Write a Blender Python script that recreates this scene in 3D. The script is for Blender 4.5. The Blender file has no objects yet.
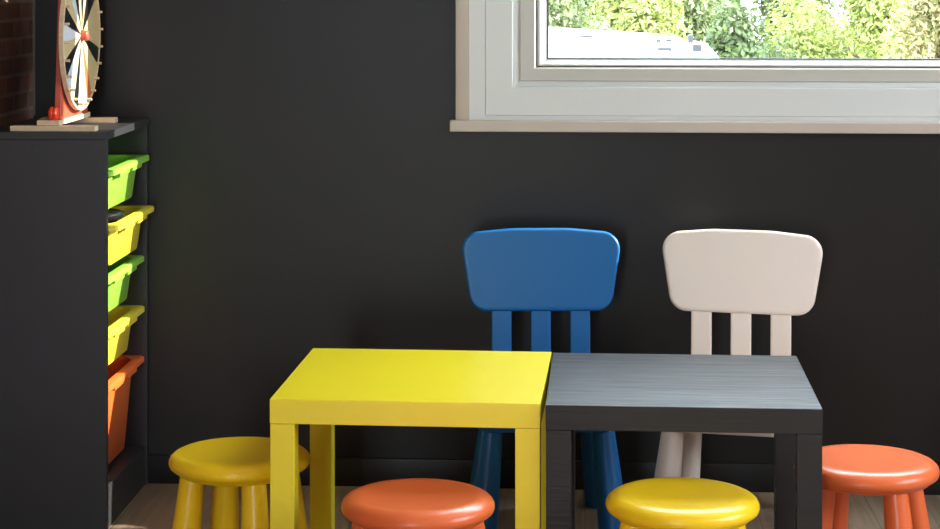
import bpy, bmesh, math, random
import numpy as np
from mathutils import Vector, Matrix, noise
R = random.Random(7)
FILL_LAMP = 3.8
S = bpy.context.scene
COL = S.collection
PI = math.pi

# ------------------------------------------------------------------ materials
def srgb(r, g, b):
    f = lambda c: (c / 255 / 12.92) if c / 255 <= .04045 else ((c / 255 + .055) / 1.055) ** 2.4
    return (f(r), f(g), f(b), 1)

def mat(name, col, rough=.5, spec=.5, bump=0, bscale=60, var=0, vscale=8, coat=0, stretch=(1, 1, 1), metallic=0, trans=0):
    m = bpy.data.materials.new(name); m.use_nodes = True
    nt = m.node_tree; b = nt.nodes['Principled BSDF']
    b.inputs['Base Color'].default_value = col
    b.inputs['Roughness'].default_value = rough
    b.inputs['Specular IOR Level'].default_value = spec
    b.inputs['Metallic'].default_value = metallic
    if coat:
        b.inputs['Coat Weight'].default_value = coat; b.inputs['Coat Roughness'].default_value = .12
    tc = nt.nodes.new('ShaderNodeTexCoord'); mp = nt.nodes.new('ShaderNodeMapping')
    mp.inputs['Scale'].default_value = stretch
    nt.links.new(tc.outputs['Object'], mp.inputs['Vector'])
    if var:
        n = nt.nodes.new('ShaderNodeTexNoise'); n.inputs['Scale'].default_value = vscale; n.inputs['Detail'].default_value = 5
        nt.links.new(mp.outputs['Vector'], n.inputs['Vector'])
        cr = nt.nodes.new('ShaderNodeValToRGB')
        lo = tuple(c * (1 - var) for c in col[:3]) + (1,); hi = tuple(min(1, c * (1 + var)) for c in col[:3]) + (1,)
        cr.color_ramp.elements[0].color = lo; cr.color_ramp.elements[1].color = hi
        cr.color_ramp.elements[0].position = .3; cr.color_ramp.elements[1].position = .7
        nt.links.new(n.outputs['Fac'], cr.inputs['Fac']); nt.links.new(cr.outputs['Color'], b.inputs['Base Color'])
    if bump:
        n2 = nt.nodes.new('ShaderNodeTexNoise'); n2.inputs['Scale'].default_value = bscale; n2.inputs['Detail'].default_value = 3
        nt.links.new(mp.outputs['Vector'], n2.inputs['Vector'])
        bp = nt.nodes.new('ShaderNodeBump'); bp.inputs['Strength'].default_value = bump; bp.inputs['Distance'].default_value = .002
        nt.links.new(n2.outputs['Fac'], bp.inputs['Height']); nt.links.new(bp.outputs['Normal'], b.inputs['Normal'])
    return m

M = {}
M['wall_black'] = mat('satin black wall paint', srgb(25, 23, 22), .42, .32, bump=.12, bscale=90, var=.06, vscale=3)
M['base_black'] = mat('black skirting paint', srgb(24, 23, 22), .42, .35)
M['white_paint'] = mat('warm white room paint', srgb(226, 214, 200), .8, .3)
M['ceiling'] = mat('white ceiling paint', srgb(240, 236, 230), .9, .2)
M['pvc'] = mat('white window plastic', srgb(206, 207, 206), .35, .5, var=.02, vscale=4)
M['beige'] = mat('off white sill paint', srgb(188, 175, 163), .4, .5, var=.03, vscale=6)
M['sash'] = mat('shade toned sash plastic', srgb(186, 182, 174), .35, .5, var=.02, vscale=4)  # window plastic toned darker, the sash's shading put into its colour
M['gasket'] = mat('dark rubber gasket', srgb(60, 60, 58), .6, .3)
M['yellow_lacquer'] = mat('yellow lacquered board', srgb(245, 222, 40), .3, .5, bump=.03, bscale=150)
M['yellow_plastic'] = mat('yellow plastic', srgb(252, 208, 30), .3, .5, bump=.02, bscale=200)
M['orange_plastic'] = mat('orange plastic', srgb(226, 106, 58), .3, .5, bump=.02, bscale=200)
M['blue_plastic'] = mat('blue plastic', srgb(16, 94, 156), .36, .4, bump=.04, bscale=220)
M['white_plastic'] = mat('white plastic', srgb(236, 221, 210), .33, .5, bump=.04, bscale=220)
M['anthracite'] = mat('dark anthracite board', srgb(40, 40, 43), .45, .5, bump=.05, bscale=120, var=.05, vscale=10)
M['screw'] = mat('dark screw cap', srgb(20, 20, 22), .5, .5)
M['green_bin'] = mat('green bin plastic', srgb(132, 188, 66), .3, .5)
M['yellow_bin'] = mat('yellow bin plastic', srgb(220, 198, 62), .3, .5)
M['orange_bin'] = mat('orange bin plastic', srgb(216, 102, 46), .3, .5)
M['black_plastic'] = mat('black plastic', srgb(28, 28, 30), .25, .5)
M['wood'] = mat('pale beech wood', srgb(214, 190, 158), .5, .4, var=.12, vscale=14, stretch=(3, 1, 8))
M['wood_tan'] = mat('tan stained wood', srgb(190, 160, 112), .5, .4, var=.1, vscale=20)
M['red_paint'] = mat('orange red painted wood', srgb(190, 80, 58), .45, .5, var=.05, vscale=20)
M['red_knob'] = mat('orange red plastic knob', srgb(238, 66, 26), .25, .5)
M['sec_white'] = mat('white segment', srgb(205, 208, 214), .4, .5)
M['sec_silver'] = mat('silver segment', srgb(150, 152, 158), .35, .5)
M['sec_cream'] = mat('cream segment', srgb(196, 182, 142), .5, .4)
M['sec_tan'] = mat('tan segment', srgb(196, 172, 128), .5, .4)
M['sec_black'] = mat('black segment', srgb(18, 18, 20), .4, .5)
M['sec_brown'] = mat('orange brown segment', srgb(186, 98, 48), .5, .4)
M['roof_white'] = mat('white roof sheet', srgb(225, 226, 228), .6, .3, var=.03, vscale=3)
M['roof_grey'] = mat('grey roof fitting', srgb(44, 44, 48), .6, .3)
M['bark'] = mat('brown bark', srgb(92, 76, 58), .9, .2, bump=.5, bscale=20)
M['grass'] = mat('grass ground', srgb(110, 130, 70), .9, .2, var=.3, vscale=2)
M['corner_grey'] = mat('grey corner strip', srgb(86, 84, 82), .5, .4)  # own grey of the corner trim

# black wood-grain table foil: streaks along the board, in the gloss and in the relief
def grain_black():
    m = bpy.data.materials.new('black brown wood grain foil'); m.use_nodes = True
    nt = m.node_tree; b = nt.nodes['Principled BSDF']; L = nt.links.new
    tc = nt.nodes.new('ShaderNodeTexCoord'); mp = nt.nodes.new('ShaderNodeMapping'); mp.inputs['Scale'].default_value = (2.2, 60, 60)
    L(tc.outputs['Object'], mp.inputs['Vector'])
    n = nt.nodes.new('ShaderNodeTexNoise'); n.inputs['Scale'].default_value = 2.2; n.inputs['Detail'].default_value = 7; n.inputs['Roughness'].default_value = .65
    L(mp.outputs['Vector'], n.inputs['Vector'])
    cr = nt.nodes.new('ShaderNodeValToRGB'); cr.color_ramp.elements[0].color = srgb(13, 11, 12); cr.color_ramp.elements[1].color = srgb(32, 30, 31)
    cr.color_ramp.elements[0].position = .35; cr.color_ramp.elements[1].position = .65
    L(n.outputs['Fac'], cr.inputs['Fac']); L(cr.outputs['Color'], b.inputs['Base Color'])
    mr = nt.nodes.new('ShaderNodeMapRange'); mr.inputs['From Min'].default_value = .3; mr.inputs['From Max'].default_value = .7
    mr.inputs['To Min'].default_value = .42; mr.inputs['To Max'].default_value = .78
    L(n.outputs['Fac'], mr.inputs['Value']); L(mr.outputs['Result'], b.inputs['Roughness'])
    bp = nt.nodes.new('ShaderNodeBump'); bp.inputs['Strength'].default_value = .6; bp.inputs['Distance'].default_value = .0012
    L(n.outputs['Fac'], bp.inputs['Height']); L(bp.outputs['Normal'], b.inputs['Normal'])
    b.inputs['Specular IOR Level'].default_value = .12; b.inputs['Coat Weight'].default_value = .9; b.inputs['Coat IOR'].default_value = 1.5
    L(mr.outputs['Result'], b.inputs['Coat Roughness']); L(bp.outputs['Normal'], b.inputs['Coat Normal'])
    return m
M['black_grain'] = grain_black()

def floor_mat():
    m = bpy.data.materials.new('grey brown plank floor'); m.use_nodes = True
    nt = m.node_tree; b = nt.nodes['Principled BSDF']; L = nt.links.new
    tc = nt.nodes.new('ShaderNodeTexCoord'); mp = nt.nodes.new('ShaderNodeMapping'); mp.inputs['Rotation'].default_value = (0, 0, PI / 2)
    L(tc.outputs['Object'], mp.inputs['Vector'])
    br = nt.nodes.new('ShaderNodeTexBrick'); br.inputs['Scale'].default_value = 1
    br.inputs['Brick Width'].default_value = 1.2; br.inputs['Row Height'].default_value = .14; br.inputs['Mortar Size'].default_value = .0015
    br.inputs['Color1'].default_value = srgb(146, 124, 104); br.inputs['Color2'].default_value = srgb(130, 110, 94); br.inputs['Mortar'].default_value = srgb(102, 86, 72)
    L(mp.outputs['Vector'], br.inputs['Vector'])
    mp2 = nt.nodes.new('ShaderNodeMapping'); mp2.inputs['Scale'].default_value = (18, 1.2, 1); L(tc.outputs['Object'], mp2.inputs['Vector'])
    n = nt.nodes.new('ShaderNodeTexNoise'); n.inputs['Scale'].default_value = 3; n.inputs['Detail'].default_value = 6; n.inputs['Distortion'].default_value = .6
    L(mp2.outputs['Vector'], n.inputs['Vector'])
    mx = nt.nodes.new('ShaderNodeMix'); mx.data_type = 'RGBA'; mx.blend_type = 'MULTIPLY'; mx.inputs['Factor'].default_value = .7
    cr = nt.nodes.new('ShaderNodeValToRGB'); cr.color_ramp.elements[0].color = (.45, .42, .4, 1); cr.color_ramp.elements[1].color = (1, 1, 1, 1)
    cr.color_ramp.elements[0].position = .3; cr.color_ramp.elements[1].position = .65
    L(n.outputs['Fac'], cr.inputs['Fac']); L(br.outputs['Color'], mx.inputs['A']); L(cr.outputs['Color'], mx.inputs['B'])
    L(mx.outputs['Result'], b.inputs['Base Color']); b.inputs['Roughness'].default_value = .5
    return m
M['floor'] = floor_mat()

def brick_mat():
    m = bpy.data.materials.new('dark red brown brick'); m.use_nodes = True
    nt = m.node_tree; b = nt.nodes['Principled BSDF']; L = nt.links.new
    tc = nt.nodes.new('ShaderNodeTexCoord'); sp = nt.nodes.new('ShaderNodeSeparateXYZ'); cb = nt.nodes.new('ShaderNodeCombineXYZ')
    L(tc.outputs['Object'], sp.inputs['Vector']); L(sp.outputs['Y'], cb.inputs['X']); L(sp.outputs['Z'], cb.inputs['Y'])
    br = nt.nodes.new('ShaderNodeTexBrick'); br.inputs['Scale'].default_value = 1
    br.inputs['Brick Width'].default_value = .13; br.inputs['Row Height'].default_value = .046; br.inputs['Mortar Size'].default_value = .005
    br.inputs['Mortar Smooth'].default_value = .2
    br.inputs['Color1'].default_value = srgb(138, 90, 76); br.inputs['Color2'].default_value = srgb(98, 66, 58); br.inputs['Mortar'].default_value = srgb(128, 108, 96)
    L(cb.outputs['Vector'], br.inputs['Vector'])
    n = nt.nodes.new('ShaderNodeTexNoise'); n.inputs['Scale'].default_value = 25; n.inputs['Detail'].default_value = 5
    L(tc.outputs['Object'], n.inputs['Vector'])
    mx = nt.nodes.new('ShaderNodeMix'); mx.data_type = 'RGBA'; mx.blend_type = 'MULTIPLY'; mx.inputs['Factor'].default_value = .45
    L(br.outputs['Color'], mx.inputs['A']); L(n.outputs['Fac'], mx.inputs['B'])
    L(mx.outputs['Result'], b.inputs['Base Color']); b.inputs['Roughness'].default_value = .85
    sub = nt.nodes.new('ShaderNodeMath'); sub.operation = 'SUBTRACT'; L(n.outputs['Fac'], sub.inputs[0]); L(br.outputs['Fac'], sub.inputs[1])
    bp = nt.nodes.new('ShaderNodeBump'); bp.inputs['Strength'].default_value = .7; bp.inputs['Distance'].default_value = .006
    L(sub.outputs['Value'], bp.inputs['Height']); L(bp.outputs['Normal'], b.inputs['Normal'])
    return m
M['brick'] = brick_mat()

def leaf_mat(name, a, b_):
    m = bpy.data.materials.new(name); m.use_nodes = True
    nt = m.node_tree; L = nt.links.new
    out = nt.nodes['Material Output']; p = nt.nodes['Principled BSDF']
    g = nt.nodes.new('ShaderNodeNewGeometry'); cr = nt.nodes.new('ShaderNodeValToRGB')
    cr.color_ramp.elements[0].color = srgb(*a); cr.color_ramp.elements[1].color = srgb(*b_)
    L(g.outputs['Random Per Island'], cr.inputs['Fac']); L(cr.outputs['Color'], p.inputs['Base Color']); p.inputs['Roughness'].default_value = .5
    t = nt.nodes.new('ShaderNodeBsdfTranslucent'); L(cr.outputs['Color'], t.inputs['Color'])
    mx = nt.nodes.new('ShaderNodeMixShader'); mx.inputs['Fac'].default_value = .4
    L(p.outputs['BSDF'], mx.inputs[1]); L(t.outputs['BSDF'], mx.inputs[2]); L(mx.outputs['Shader'], out.inputs['Surface'])
    return m

def glass_mat():
    m = bpy.data.materials.new('clear window glass'); m.use_nodes = True
    nt = m.node_tree; L = nt.links.new; out = nt.nodes['Material Output']; nt.nodes.remove(nt.nodes['Principled BSDF'])
    t = nt.nodes.new('ShaderNodeBsdfTransparent'); t.inputs['Color'].default_value = (.96, .98, .97, 1)
    g = nt.nodes.new('ShaderNodeBsdfGlossy'); g.inputs['Roughness'].default_value = .02
    mx = nt.nodes.new('ShaderNodeMixShader'); mx.inputs['Fac'].default_value = .04
    L(t.outputs['BSDF'], mx.inputs[1]); L(g.outputs['BSDF'], mx.inputs[2]); L(mx.outputs['Shader'], out.inputs['Surface'])
    return m
M['glass'] = glass_mat()

# ------------------------------------------------------------------ helpers
def link(name, bm, mats, parent=None, smooth=True, angle=35):
    me = bpy.data.meshes.new(name); bmesh.ops.recalc_face_normals(bm, faces=bm.faces[:]); bm.to_mesh(me); bm.free()
    for m in (mats if isinstance(mats, (list, tuple)) else [mats]): me.materials.append(m)
    if smooth:
        me.polygons.foreach_set('use_smooth', [True] * len(me.polygons)); me.set_sharp_from_angle(angle=math.radians(angle))
    o = bpy.data.objects.new(name, me); COL.objects.link(o)
    if parent: o.parent = parent
    return o

def tag(o, label, cat, group=None):
    o['label'] = label; o['category'] = cat
    if group: o['group'] = group
    return o

def thing(name, loc, rz, label, cat, group=None):
    o = bpy.data.objects.new(name, None); COL.objects.link(o); o.empty_display_size = .05
    o.location = loc; o.rotation_euler = (0, 0, rz)
    return tag(o, label, cat, group)

def struct(o): o['kind'] = 'structure'; return o

def copy_tree(root, loc, rz, label, mats=None):
    r = root.copy(); COL.objects.link(r); r.location = loc; r.rotation_euler = (0, 0, rz); r['label'] = label
    def rec(src, dst):
        for ch in src.children:
            c = ch.copy(); COL.objects.link(c); c.parent = dst
            if mats:
                c.data = ch.data.copy(); c.data.materials[0] = mats
            rec(ch, c)
    rec(root, r)
    return r

def box(bm, x0, x1, y0, y1, z0, z1, bev=0, seg=2):
    g = bmesh.ops.create_cube(bm, size=1, matrix=Matrix.Translation(((x0 + x1) / 2, (y0 + y1) / 2, (z0 + z1) / 2)) @ Matrix.Diagonal((x1 - x0, y1 - y0, z1 - z0, 1)))
    if bev:
        es = list({e for v in g['verts'] for e in v.link_edges})
        bmesh.ops.bevel(bm, geom=es, offset=bev, segments=seg, affect='EDGES', profile=.6)

def bxo(name, m, parent, *a, **k):
    bm = bmesh.new(); box(bm, *a, **k); return link(name, bm, m, parent, smooth=False)

def loft(bm, rings, caps=True, closed=False):
    vs = [[bm.verts.new(p) for p in r] for r in rings]
    n = len(vs[0])
    prs = list(zip(vs, vs[1:])) + ([(vs[-1], vs[0])] if closed else [])
    for a, b in prs:
        for i in range(n):
            bm.faces.new((a[i], a[(i + 1) % n], b[(i + 1) % n], b[i]))
    if caps and not closed:
        bm.faces.new(vs[0][::-1]); bm.faces.new(vs[-1])
    return vs

def lathe(bm, prof, n=64, o=(0, 0, 0)):
    rings = [[(o[0] + r * math.cos(2 * PI * i / n), o[1] + r * math.sin(2 * PI * i / n), o[2] + z) for i in range(n)] for r, z in prof]
    loft(bm, rings)

def cone(bm, a, b, ra, rb, n=32, rnd=.004):
    a, b = Vector(a), Vector(b); d = (b - a); L_ = d.length; q = d.normalized().to_track_quat('Z', 'Y').to_matrix()
    pr = [(max(ra - rnd, 1e-4), 0), (ra, rnd), (rb, L_ - rnd), (max(rb - rnd, 1e-4), L_)]
    rings = [[a + q @ Vector((r * math.cos(2 * PI * i / n), r * math.sin(2 * PI * i / n), z)) for i in range(n)] for r, z in pr]
    loft(bm, rings)

def rounded_poly(pts, rad, seg=10):
    out = []; n = len(pts)
    for i in range(n):
        p0, p, p1 = Vector(pts[i - 1]), Vector(pts[i]), Vector(pts[(i + 1) % n])
        a, b = (p0 - p).normalized(), (p1 - p).normalized(); ang = a.angle(b); r = rad[i] if isinstance(rad, (list, tuple)) else rad
        t = r / math.tan(ang / 2); c = p + (a + b).normalized() * (r / math.sin(ang / 2))
        s, e = p + a * t - c, p + b * t - c
        for k in range(seg + 1):
            f = k / seg; w = s.angle(e)
            v = s * (math.sin((1 - f) * w) / math.sin(w)) + e * (math.sin(f * w) / math.sin(w))
            out.append(c + v)
    return out

def inset(poly, d):
    n = len(poly); out = []
    for i in range(n):
        a = (poly[i] - poly[i - 1]); b = (poly[(i + 1) % n] - poly[i])
        if a.length < 1e-7: a = b
        if b.length < 1e-7: b = a
        t = (a.normalized() + b.normalized()).normalized()
        out.append(poly[i] + Vector((-t.y, t.x)) * d)
    return out

# ------------------------------------------------------------------ room shell
YW, XL, XR, YR, ZC = 5.12, -1.424, 2.7, -1.6, 2.6
WX0, WX1, WZ0, WZ1 = -.295, 1.62, .938, 2.30        # rough opening of the window in view
def wall_with_hole(name, m, axis, c0, c1, u0, u1, hu0, hu1, hz0, hz1):
    bm = bmesh.new()
    def b(ua, ub, za, zb):
        if axis == 'y': box(bm, ua, ub, c0, c1, za, zb)
        else: box(bm, c0, c1, ua, ub, za, zb)
    b(u0, hu0, 0, ZC); b(hu1, u1, 0, ZC); b(hu0, hu1, 0, hz0); b(hu0, hu1, hz1, ZC)
    bmesh.ops.remove_doubles(bm, verts=bm.verts[:], dist=1e-5)
    return struct(link(name, bm, m, smooth=False))
wall_with_hole('wall_back', M['wall_black'], 'y', YW, YW + .05, XL - .1, XR + .1, WX0, WX1, WZ0, WZ1)
struct(bxo('wall_left', M['brick'], None, XL - .1, XL, YR, YW, 0, ZC))
W2 = (2.2, 4.0, 1.0, 2.2)
wall_with_hole('wall_right', M['white_paint'], 'x', XR, XR + .1, YR, YW, *W2)
W3 = (-1.25, -.50, .03, 2.05)
wall_with_hole('wall_front', M['white_paint'], 'y', YR - .1, YR, XL - .1, XR + .1, *W3)
struct(bxo('floor', M['floor'], None, XL - .1, XR + .1, YR - .1, YW + .05, -.1, 0))
struct(bxo('ceiling', M['ceiling'], None, XL - .1, XR + .1, YR - .1, YW + .05, ZC, ZC + .1))
bm = bmesh.new(); box(bm, XL, XR, YW - .012, YW, 0, .072, .003); struct(link('baseboard_back', bm, M['base_black']))
struct(bxo('trim_1', M['corner_grey'], None, XL, XL + .004, YW - .004, YW, .945, ZC))

# window in view: casing + frame + sash + bead + glass, mitred sweeps
def rect_sweep(bm, prof):
    rings = []
    for sx, sz, y in prof:
        rings.append([(WX0 + sx, y, WZ0 + sz), (WX1 - sx, y, WZ0 + sz), (WX1 - sx, y, WZ1 - sz), (WX0 + sx, y, WZ1 - sz)])
    loft(bm, rings, caps=False, closed=True)
bm = bmesh.new()
rect_sweep(bm, [(0, 0, 5.165), (0, 0, 5.113), (.040, .012, 5.112), (.0412, .0127, 5.1145), (.0424, .0134, 5.112), (.110, .083, 5.112), (.114, .0865, 5.126), (.131, .101, 5.131), (.131, .101, 5.165)])
win = struct(link('window_1', bm, M['pvc'], smooth=False))
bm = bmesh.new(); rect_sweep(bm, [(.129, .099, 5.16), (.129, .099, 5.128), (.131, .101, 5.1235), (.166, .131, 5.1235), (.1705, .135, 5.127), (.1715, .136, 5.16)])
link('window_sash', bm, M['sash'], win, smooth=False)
bm = bmesh.new(); rect_sweep(bm, [(.1710, .1355, 5.155), (.1710, .1355, 5.134), (.1738, .1378, 5.134), (.1738, .1378, 5.155)])
link('window_gasket', bm, M['gasket'], win, smooth=False)
bm = bmesh.new(); rect_sweep(bm, [(.1738, .1378, 5.155), (.1738, .1378, 5.130), (.180, .142, 5.128), (.199, .1560, 5.139), (.199, .1560, 5.155)])
link('glazing_bead', bm, M['pvc'], win, smooth=False)
bm = bmesh.new(); rect_sweep(bm, [(.199, .1560, 5.150), (.199, .1560, 5.1375), (.2025, .1585, 5.1375), (.2025, .1585, 5.150)])
link('glass_seal', bm, M['gasket'], win, smooth=False)
bxo('window_pane', M['glass'], win, WX0 + .195, WX1 - .195, 5.143, 5.147, WZ0 + .150, WZ1 - .150)
bxo('window_sill', M['beige'], win, WX0 - .048, WX1 + .05, 5.087, 5.125, .910, .9383, bev=.003)
bm = bmesh.new(); box(bm, WX0 - .034, WX0 - .0005, 5.104, 5.122, .9385, WZ1 + .034, .002); link('window_casing', bm, M['beige'], win)
bm = bmesh.new(); box(bm, WX1 + .0005, WX1 + .034, 5.104, 5.122, .9385, WZ1 + .034, .002); link('window_casing', bm, M['beige'], win)
bm = bmesh.new(); box(bm, WX0 - .0005, WX1 + .0005, 5.104, 5.122, WZ1 + .0005, WZ1 + .034, .002); link('window_casing', bm, M['beige'], win)

# openings added in the unseen walls to let in fill light
def fill_window(name, axis, c, u0, u1, z0, z1, n):
    bm = bmesh.new(); t = .05
    def b(ua, ub, za, zb, d=.04):
        if axis == 'y': box(bm, ua, ub, c - d, c + d, za, zb, .004)
        else: box(bm, c - d, c + d, ua, ub, za, zb, .004)
    b(u0, u0 + t, z0, z1); b(u1 - t, u1, z0, z1); b(u0, u1, z0, z0 + t); b(u0, u1, z1 - t, z1)
    for k in range(1, n): u = u0 + (u1 - u0) * k / n; b(u - .03, u + .03, z0, z1, .035)
    w = struct(link(name, bm, M['pvc']))
    return w
fill_window('fill_window_2', 'x', XR + .05, *W2, 3)  # unseen window, added to light the right-facing sides

fill_window('fill_door_1', 'y', YR - .05, *W3, 1)  # unseen glazed door, added for low fill light from the front

# ------------------------------------------------------------------ tables
def make_table(m_top, m_leg, x, y, rz, label):
    t = thing('side_table', (x, y, 0), rz, label, 'table')
    bxo('tabletop', m_top, t, 0, .55, 0, .55, .40, .45, bev=.0012)
    for lx in (.0006, .4994):
        for ly in (.0006, .4994):
            bxo('leg', m_leg, t, lx, lx + .05, ly, ly + .05, 0, .3995, bev=.0012)
    return t
make_table(M['yellow_lacquer'], M['yellow_lacquer'], -.6396, 4.0501, -.0253, 'square yellow low table with thick top and four square legs')
make_table(M['black_grain'], M['black_grain'], -.0787, 4.0264, -.0103, 'square black wood-grain low table beside the yellow table')

# ------------------------------------------------------------------ stools
def make_stool(m, loc, rz, label, rad=.15, foot=.146):
    t = thing('childrens_stool', loc, rz, label, 'stool', 'round plastic stools around the tables')
    k = rad / .15
    bm = bmesh.new()
    prof = [(.001, .252), (.10, .252), (.120, .2535), (.131, .257), (.1345, .262), (.1365, .2645), (.142, .2655), (.1475, .2700), (.1500, .2765), (.1495, .2825), (.1465, .2890), (.1405, .2945), (.132, .2985), (.122, .3003), (.112, .3005), (.10, .2995), (.06, .297), (.02, .2965), (.001, .2965)]
    lathe(bm, [(r * k, z) for r, z in prof], 96)
    link('seat', bm, m, t, angle=60)
    for q in range(4):
        a = q * PI / 2
        bm = bmesh.new(); cone(bm, (foot * k * math.cos(a), foot * k * math.sin(a), 0), (.1035 * k * math.cos(a), .1035 * k * math.sin(a), .258), .036, .0255, 40)
        link('leg', bm, m, t)
    return t
d = math.radians
def _s(x, y): return (x, y, 0)
make_stool(M['yellow_plastic'], _s(-.733, 4.236), d(26), 'yellow round stool at the left end of the yellow table', .150, .132)
make_stool(M['orange_plastic'], _s(-.325, 3.900), d(20), 'orange round stool tucked under the yellow table')
make_stool(M['yellow_plastic'], _s(.190, 3.938), d(24), 'yellow round stool tucked under the black table')
make_stool(M['orange_plastic'], _s(.588, 4.242), d(26), 'orange round stool right of the black table')

# ------------------------------------------------------------------ chairs (origin: floor below rear edge of the seat, facing -y)
def make_chair(m, loc, rz, label):
    t = thing('childrens_chair', loc, rz, label, 'chair', 'plastic chairs behind the tables')
    # seat: rounded trapezoid, wider at the front
    out = rounded_poly([(-.15, .015), (-.175, -.30), (.175, -.30), (.15, .015)], [.05, .07, .07, .05])
    rings = []
    for ins, z in [(.016, .252), (.010, .252), (.003, .254), (0, .259), (0, .288), (.003, .294), (.010, .297), (.016, .297)]:
        rings.append([(p.x, p.y, z) for p in inset(out, ins)])
    bm = bmesh.new(); loft(bm, rings); link('seat', bm, m, t)
    tilt = Matrix.Translation((0, -.02, .26)) @ Matrix.Rotation(-d(4), 4, 'X')
    # backrest plate with gently arched top
    top = []
    H0, H1 = .225, .4265
    body = [(-.171, H0), (.171, H0), (.2015, H1 - .012), (.07, H1), (-.07, H1), (-.2015, H1 - .012)]
    out = rounded_poly(body, [.045, .045, .045, .3, .3, .045], 10)
    rings = []
    for ins, y in [(.0125, -.0150), (.0068, -.0150), (.0040, -.0143), (.0018, -.0126), (.0004, -.0102), (0, -.0080), (0, .0080), (.0004, .0102), (.0018, .0126), (.0040, .0143), (.0068, .0150), (.0125, .0150)]:
        rings.append([tilt @ Vector((p.x, y, p.y)) for p in inset(out, ins)])
    bm = bmesh.new(); loft(bm, rings); link('backrest', bm, m, t)
    for sx in (-.0975, -.001, .0955):
        bm = bmesh.new(); box(bm, sx - .0245, sx + .0245, -.010, .010, .0, H0 + .03, .004)
        bm.transform(tilt); link('slat', bm, m, t, smooth=False)
    for bx_, by, tx, ty in ((-.146, .022, -.118, -.012), (.146, .022, .118, -.012), (-.155, -.285, -.130, -.262), (.155, -.285, .130, -.262)):
        bm = bmesh.new(); cone(bm, (bx_, by, 0), (tx, ty, .252), .037, .026, 40); link('leg', bm, m, t)
    return t
make_chair(M['blue_plastic'], (-.108, 4.935, 0), .080, 'blue chair with slatted back standing behind both tables')
make_chair(M['white_plastic'], (.382, 4.930, 0), -.19, 'white chair with slatted back behind the black table')

# ------------------------------------------------------------------ storage frame and bins
SX, SY0, SY1, SH = -1.122, 4.660, 5.114, .94
SB = XL + .006
fr = thing('storage_unit', ((SX + SB) / 2, (SY0 + SY1) / 2, 0), 0, 'dark grey storage unit with pull-out bins against the brick wall', 'shelf unit')
ox, oy = fr.location.x, fr.location.y
def fb(name, m, x0, x1, y0, y1, z0, z1, bev=.0012): return bxo(name, m, fr, x0 - ox, x1 - ox, y0 - oy, y1 - oy, z0, z1, bev=bev)
T = .018
sp = fb('side_panel', M['anthracite'], SB, SX, SY0, SY0 + T, 0, SH - T)
for px, pz in ((-1.30, .925 - .02), (-1.146, .875), (-1.30, .055), (-1.40, .875)):
    bm = bmesh.new(); cone(bm, (px - ox, SY0 - oy - .0006, pz), (px - ox, SY0 - oy + .004, pz), .0032, .0032, 16, .0003); link('screw_cap', bm, M['screw'], sp)
fb('side_panel', M['anthracite'], SB, SX, SY1 - T, SY1, 0, SH - T)
fb('top_panel', M['anthracite'], SB, SX + .002, SY0 - .001, SY1, SH - T, SH)
fb('back_panel', M['anthracite'], SB, SB + .008, SY0 + T, SY1 - T, .07, SH - T)
fb('base_panel', M['anthracite'], SB + .008, SX - .004, SY0 + T, SY1 - T, .082, .10)
fb('kickboard', M['anthracite'], SX - .022, SX - .004, SY0 + T, SY1 - T, 0, .082)
fb('header_panel', M['anthracite'], SX - .19, SX - .172, SY0 + T, SY1 - T, SH - .075, SH - T)
BINZ = [.848, .718, .590, .461, .333]
for z in BINZ:
    for ya, yb in ((SY0 + T, SY0 + T + .008), (SY1 - T - .008, SY1 - T)):
        fb('runner', M['anthracite'], SB + .01, SX - .02, ya, yb, z - .024, z - .016, .0006)

def make_bin(m, xf, ztop, h, label):
    yc = (SY0 + SY1) / 2; Lx, Ly = .27, .414
    t = thing('storage_bin', (xf - Lx / 2, yc, ztop - h), 0, label, 'storage bin', 'pull-out bins in the storage unit')
    def ring(hx, hy, z, r=.045):
        return [(p.x, p.y, z) for p in rounded_poly([(-hx, -hy), (hx, -hy), (hx, hy), (-hx, hy)], r, 6)]
    ax, ay = Lx / 2, Ly / 2
    tp = .008 + .045 * h; bx_, by = ax - .018, ay - .026
    bm = bmesh.new()
    loft(bm, [ring(bx_ - .003, by - .003, h - .004), ring(bx_ - tp - .003, by - tp - .003, .004, .04), ring(bx_ - tp - .006, by - tp - .006, .003, .037)][::-1] , caps=False)
    o_r = [ring(bx_ - tp - .004, by - tp - .004, 0, .038), ring(bx_ - tp, by - tp, .004, .04), ring(bx_, by, h - .004)]
    loft(bm, o_r, caps=False)
    # floor of the bin, outer and inner
    for rr, z in ((ring(bx_ - tp - .004, by - tp - .004, 0, .038), 0), (ring(bx_ - tp - .006, by - tp - .006, .003, .037), .003)):
        bm.faces.new([bm.verts.new(p) for p in rr])
    bmesh.ops.remove_doubles(bm, verts=bm.verts[:], dist=1e-5)
    link('bin_body', bm, m, t, angle=50)
    # rim: flange and skirt
    bm = bmesh.new()
    loft(bm, [ring(bx_ - .003, by - .003, h - .006), ring(bx_ - .003, by - .003, h, .045), ring(ax - .003, ay - .003, h, .014), ring(ax, ay, h - .003, .015), ring(ax, ay, h - .014, .015), ring(ax - .0025, ay - .0025, h - .014, .0145), ring(ax - .0025, ay - .0025, h - .004, .0145), ring(bx_, by, h - .006)], caps=False, closed=True)
    link('bin_rim', bm, m, t, angle=50)
    # grip lips hanging from the rim, either side of the middle
    for s in (-1, 1):
        bm = bmesh.new(); y0, y1 = (.018, .118) if s > 0 else (-.118, -.018)
        box(bm, ax - .018, ax - .001, y0, y1, h - .024, h - .005, .003); link('grip', bm, m, t)
    return t
make_bin(M['green_bin'], SX + .009, BINZ[0], .104, 'green storage bin in the topmost slot')
make_bin(M['yellow_bin'], SX + .022, BINZ[1], .104, 'yellow storage bin holding a round black container, pulled out furthest')
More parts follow.
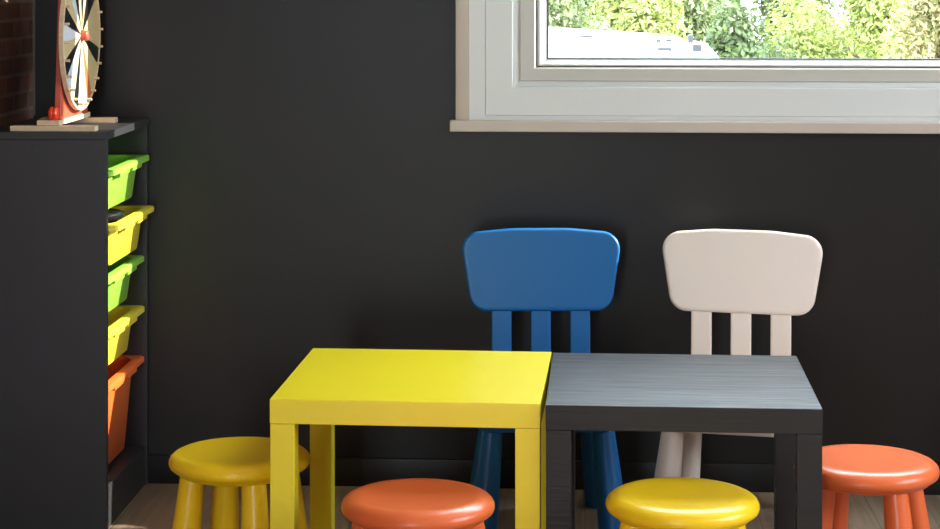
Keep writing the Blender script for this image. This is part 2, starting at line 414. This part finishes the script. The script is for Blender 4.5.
make_bin(M['green_bin'], SX - .004, BINZ[2], .104, 'green storage bin between the two yellow bins')
make_bin(M['yellow_bin'], SX - .003, BINZ[3], .104, 'yellow storage bin directly above the orange bin')
make_bin(M['orange_bin'], SX - .004, BINZ[4], .224, 'deep orange storage bin in the lowest slot')
cn = thing('round_container', (-1.205, 4.895, BINZ[1] - .1005), 0, 'round black container standing in the upper yellow bin', 'container')
bm = bmesh.new(); lathe(bm, [(.001, 0), (.044, 0), (.047, .004), (.062, .093), (.001, .093)], 48); link('container_body', bm, M['black_plastic'], cn)
bm = bmesh.new(); lathe(bm, [(.001, .093), (.070, .091), (.0715, .094), (.0715, .102), (.069, .1055), (.060, .1085), (.056, .107), (.001, .107)], 48); link('lid', bm, M['black_plastic'], cn)

# ------------------------------------------------------------------ prize wheel on the storage frame
WXC, WYC, WZC, WR = -1.233, 4.865, 1.160, .183
wh = thing('prize_wheel', (WXC, WYC, SH), 0, 'wooden spinning wheel with black, white and tan segments on the storage unit', 'spinning wheel')
def disc_pt(r, a, x): return (x, r * math.cos(a), WZC - SH - r * math.sin(a))    # a runs clockwise seen from the room, 0 = towards the black wall
cols = ['sec_tan', 'sec_tan', 'sec_black', 'sec_tan', 'sec_tan', 'sec_brown', 'sec_silver', 'sec_white', 'sec_black', 'sec_cream', 'sec_white', 'sec_black',
        'sec_tan', 'sec_white', 'sec_black', 'sec_tan', 'sec_white', 'sec_black', 'sec_tan', 'sec_black', 'sec_tan', 'sec_black', 'sec_black', 'sec_tan']
names = sorted(set(cols)); A0 = d(-18.7)
bm = bmesh.new(); NS = 6
c0 = bm.verts.new(disc_pt(0, 0, .0)); cb = bm.verts.new(disc_pt(0, 0, -.008))
fr_ = [bm.verts.new(disc_pt(WR - .006, A0 + 2 * PI * i / (24 * NS), 0)) for i in range(24 * NS)]
bk_ = [bm.verts.new(disc_pt(WR - .006, A0 + 2 * PI * i / (24 * NS), -.008)) for i in range(24 * NS)]
for i in range(24 * NS):
    j = (i + 1) % (24 * NS)
    f = bm.faces.new((c0, fr_[i], fr_[j])); f.material_index = names.index(cols[i // NS])
    f = bm.faces.new((cb, bk_[j], bk_[i])); f.material_index = names.index('sec_tan')
    bm.faces.new((fr_[i], bk_[i], bk_[j], fr_[j])).material_index = names.index('sec_tan')
link('wheel_disc', bm, [M[n] for n in names], wh, angle=30)
bm = bmesh.new()
loft(bm, [[disc_pt(r, 2 * PI * i / 96, x) for i in range(96)] for r, x in ((WR - .0062, -.009), (WR, -.009), (WR, .002), (WR - .0062, .002))], caps=False, closed=True)
link('wheel_rim', bm, M['wood'], wh)
for i in range(24):
    a = A0 + 2 * PI * i / 24
    bm = bmesh.new(); cone(bm, disc_pt(WR - .014, a, -.002), disc_pt(WR - .014, a, .012), .0034, .0032, 12, .0006); link('peg', bm, M['wood'], wh)
bm = bmesh.new(); cone(bm, disc_pt(0, 0, -.002), disc_pt(0, 0, .016), .014, .012, 24, .002); link('hub', bm, M['red_paint'], wh)
# upright plate behind the disc, narrowing upwards
bm = bmesh.new()
pl = [(-.150, .024), (.115, .024), (.060, WZC - SH + .03), (-.110, WZC - SH + .16)]
pp = rounded_poly(pl, [.004, .004, .03, .03], 6)
loft(bm, [[(x, p.x, p.y) for p in inset(pp, i)] for i, x in ((.001, -.028), (0, -.027), (0, -.015), (.001, -.014))]); link('upright', bm, M['red_paint'], wh)
bm = bmesh.new(); cone(bm, disc_pt(0, 0, -.016), disc_pt(0, 0, -.007), .012, .012, 20, .001); link('axle', bm, M['wood'], wh)
bxo('beam', M['wood'], wh, -.065, -.010, -.170, .125, .0125, .0245, bev=.001)
bxo('foot', M['wood'], wh, -.125, .078, -.185, -.150, 0, .0122, bev=.001)
bxo('foot', M['wood'], wh, -.125, .064, .075, .110, 0, .0122, bev=.001)
bm = bmesh.new()
for s in (-1, 1): cone(bm, (-.026 + s * .0045 - .006, -.162, .0405), (-.026 + s * .0045 + .006, -.162, .0405), .0155, .0155, 24, .004)
link('knob', bm, M['red_knob'], wh)

# ------------------------------------------------------------------ outside
struct(bxo('ground', M['grass'], None, -30, 40, 5.6, 60, -2.7, -2.5))
# white low roofed outbuilding below the window
ob = thing('outbuilding', (-1.2, 11, -2.5), 0, 'white low roofed outbuilding seen through the window', 'building')
bx, by_, bz = ob.location
near = [(-3.2, 10, .995), (-.2, 10, .921), (.60, 10, .901), (.665, 10.02, .880)]
back = [(-3.2, 12, 1.15), (-.22, 12, .972), (.42, 12, .933), (.72, 12, .876)]
bm = bmesh.new()
loft(bm, [[(x - bx, y - by_, z - bz + dz) for x, y, z in near + back[::-1]] for dz in (-.09, 0)])
bmesh.ops.triangulate(bm, faces=[f for f in bm.faces if len(f.verts) > 4])
link('roof', bm, M['roof_white'], ob, smooth=False)
bxo('wall', M['roof_white'], ob, -3.1 - bx, .56 - bx, 10.12 - by_, 11.9 - by_, 0, .80 - bz)
bxo('end_panel', M['roof_grey'], ob, .56 - bx, .585 - bx, 10.3 - by_, 11.7 - by_, 2.6, 3.26)
def roof_z(x, y): 
    t_ = (y - 10) / 2; zn = .921 - .025 * (x + .2); zb = .972 - .0594 * (x + .22)
    return zn * (1 - t_) + zb * t_ - bz
for vx, vy, wx, wy, h_ in ((.0, 11.2, .09, .02, .008), (.40, 11.0, .025, .03, .015), (.46, 11.1, .03, .03, .015), (.60, 11.5, .03, .03, .025), (.40, 10.15, .07, .03, .016), (.565, 10.2, .045, .04, .035)):
    zb = roof_z(vx, vy) - .04
    bxo('roof_vent', M['roof_grey'], ob, vx - wx / 2 - bx, vx + wx / 2 - bx, vy - wy - by_, vy + wy - by_, zb, zb + h_ + .04, bev=.004)

def make_tree(x, y, z0, rx, ry, rzz, n, m, size, label, seed, lumps=16):
    rnd = np.random.RandomState(seed)
    t = thing('tree', (x, y, -2.5), 0, label, 'tree', 'leafy trees beyond the window')
    C0 = np.array([0, 0, z0 + 2.5])
    lc = rnd.normal(size=(lumps, 3)); lc /= np.linalg.norm(lc, axis=1)[:, None]; lc *= rnd.uniform(.45, .85, (lumps, 1)); lr = rnd.uniform(.25, .5, lumps)
    k = rnd.randint(0, lumps, n); dd = rnd.normal(size=(n, 3)); dd /= np.linalg.norm(dd, axis=1)[:, None]
    P = (lc[k] + dd * (lr[k] * rnd.uniform(.6, 1.05, n) )[:, None]) * np.array([rx, ry, rzz]) + C0
    nrm = dd + rnd.normal(size=(n, 3)) * .7 + np.array([0, 0, .4]); nrm /= np.linalg.norm(nrm, axis=1)[:, None]
    tg = np.cross(nrm, rnd.normal(size=(n, 3))); tg /= np.linalg.norm(tg, axis=1)[:, None]; bt = np.cross(nrm, tg)
    s = size * rnd.uniform(.6, 1.3, n)[:, None]
    V = np.stack([P - tg * s, P - bt * s * .45 + nrm * s * .12, P + tg * s, P + bt * s * .45 + nrm * s * .12], 1).reshape(-1, 3)
    F = np.arange(4 * n).reshape(-1, 4)
    me = bpy.data.meshes.new('crown'); me.vertices.add(4 * n); me.vertices.foreach_set('co', V.ravel()); me.loops.add(4 * n); me.loops.foreach_set('vertex_index', F.ravel().astype(np.int32))
    me.polygons.add(n); me.polygons.foreach_set('loop_start', np.arange(0, 4 * n, 4, dtype=np.int32)); me.update(calc_edges=True); me.validate(); me.materials.append(m)
    o = bpy.data.objects.new('crown', me); COL.objects.link(o); o.parent = t
    bm = bmesh.new(); cone(bm, (0, 0, 0), (.05, 0, z0 + 2.5), .14, .06, 12)
    for q in range(7):
        L0 = lc[q] * np.array([rx, ry, rzz]) * .8 + C0; cone(bm, (.03, 0, (z0 + 2.5) * .75), tuple(L0), .05, .015, 8)
    link('trunk', bm, M['bark'], t)
    return t
lm = {k: leaf_mat('leaves ' + k, a, b) for k, a, b in (
    ('grey green', (72, 84, 50), (118, 128, 78)), ('bright yellow green', (98, 112, 54), (164, 166, 94)),
    ('deep green', (52, 70, 38), (98, 112, 62)), ('pale lime', (96, 110, 52), (168, 172, 96)), ('reddish green', (100, 102, 60), (152, 138, 92)))}
make_tree(-.20, 15.5, .4, .45, .6, 1.1, 16000, lm['grey green'], .03, 'grey-green tree rising behind the left end of the white roof', 1)
make_tree(.48, 17.8, .4, .64, .7, 1.15, 20000, lm['bright yellow green'], .032, 'bright yellow-green tree behind the middle of the white roof', 2)
make_tree(1.22, 15.5, .3, .49, .6, 1.1, 18000, lm['deep green'], .03, 'deep green tree beside the right end of the white roof', 3)
make_tree(2.30, 17.8, .4, .68, .7, 1.15, 22000, lm['pale lime'], .032, 'pale lime tree right of the deep green tree', 4)
make_tree(2.66, 15.4, .4, .42, .6, 1.1, 15000, lm['reddish green'], .03, 'reddish-green tree at the right edge of the window view', 5)
for i, (x, y, s) in enumerate(((-3.2, 21, 11), (.28, 20.9, 12), (3.75, 20.9, 13), (-1.4, 23.6, 14), (2.1, 23.6, 15), (5.6, 23.6, 16))):
    make_tree(x, y, .3, 1.27, .9, 1.3, 45000, lm[('deep green', 'grey green', 'pale lime')[i % 3]], .045, 'tall tree standing in the row behind the nearer trees', s)

# unseen ceiling lamps, added as warm fill for the front faces
for lx, ly in ((-.2, 1.0), (1.4, 1.0)):
    cl = thing('fill_lamp', (lx, ly, ZC), 0, 'square warm fill lamp added under the ceiling', 'fill lamp', 'added square fill lamps')
    bxo('fill_lamp_housing', M['pvc'], cl, -.31, .31, -.31, .31, -.05, -.001, bev=.004)
    mm = bpy.data.materials.get('warm fill lamp diffuser')
    if not mm:
        mm = bpy.data.materials.new('warm fill lamp diffuser'); mm.use_nodes = True; p = mm.node_tree.nodes['Principled BSDF']
        p.inputs['Emission Color'].default_value = (1, .72, .48, 1); p.inputs['Emission Strength'].default_value = FILL_LAMP
    bxo('fill_lamp_diffuser', mm, cl, -.29, .29, -.29, .29, -.056, -.05)

# ------------------------------------------------------------------ light
w = bpy.data.worlds.new('sky'); S.world = w; w.use_nodes = True
bg = w.node_tree.nodes['Background']; bg.inputs['Color'].default_value = (.80, .90, 1.0, 1); bg.inputs['Strength'].default_value = 17.0
sun = bpy.data.lights.new('sun', 'SUN'); sun.energy = 18; sun.angle = .009; sun.color = (1, .93, .82)
so = bpy.data.objects.new('sun', sun); COL.objects.link(so); so.location = (9, 8, 7)
so.rotation_euler = Vector((-5.5, -1, -2.85)).to_track_quat('-Z', 'Y').to_euler()
def portal(loc, rot, sx, sy):
    l = bpy.data.lights.new('portal', 'AREA'); l.shape = 'RECTANGLE'; l.size = sx; l.size_y = sy; l.cycles.is_portal = True
    o = bpy.data.objects.new('portal', l); COL.objects.link(o); o.location = loc; o.rotation_euler = rot
portal(((WX0 + WX1) / 2, 5.19, (WZ0 + WZ1) / 2), (-PI / 2, 0, 0), WX1 - WX0, WZ1 - WZ0)
portal((XR + .12, (W2[0] + W2[1]) / 2, (W2[2] + W2[3]) / 2), (0, PI / 2, 0), W2[3] - W2[2], W2[1] - W2[0])

portal(((W3[0] + W3[1]) / 2, YR - .12, (W3[2] + W3[3]) / 2), (PI / 2, 0, 0), W3[1] - W3[0], W3[3] - W3[2])

# ------------------------------------------------------------------ camera
F, H0_, Y0, YAW, ROLL = 2007.68, 1.3271, -32.49, .0572, -.0029
cam = bpy.data.cameras.new('camera'); cam.sensor_width = 36; cam.sensor_fit = 'HORIZONTAL'
cam.lens = F / 940 * 36; cam.shift_y = (Y0 - 264.5) / 940; cam.clip_start = .05; cam.clip_end = 200
co = bpy.data.objects.new('camera', cam); COL.objects.link(co); co.location = (0, 0, H0_)
co.rotation_euler = (PI / 2, 0, YAW); S.camera = co
vs = S.view_settings; vs.view_transform = 'Standard'; vs.look = 'None'; vs.exposure = 0; vs.gamma = 1; vs.use_curve_mapping = False
S.cycles.use_denoising = True
S.cycles.max_bounces = 10; S.cycles.diffuse_bounces = 6; S.cycles.transparent_max_bounces = 12
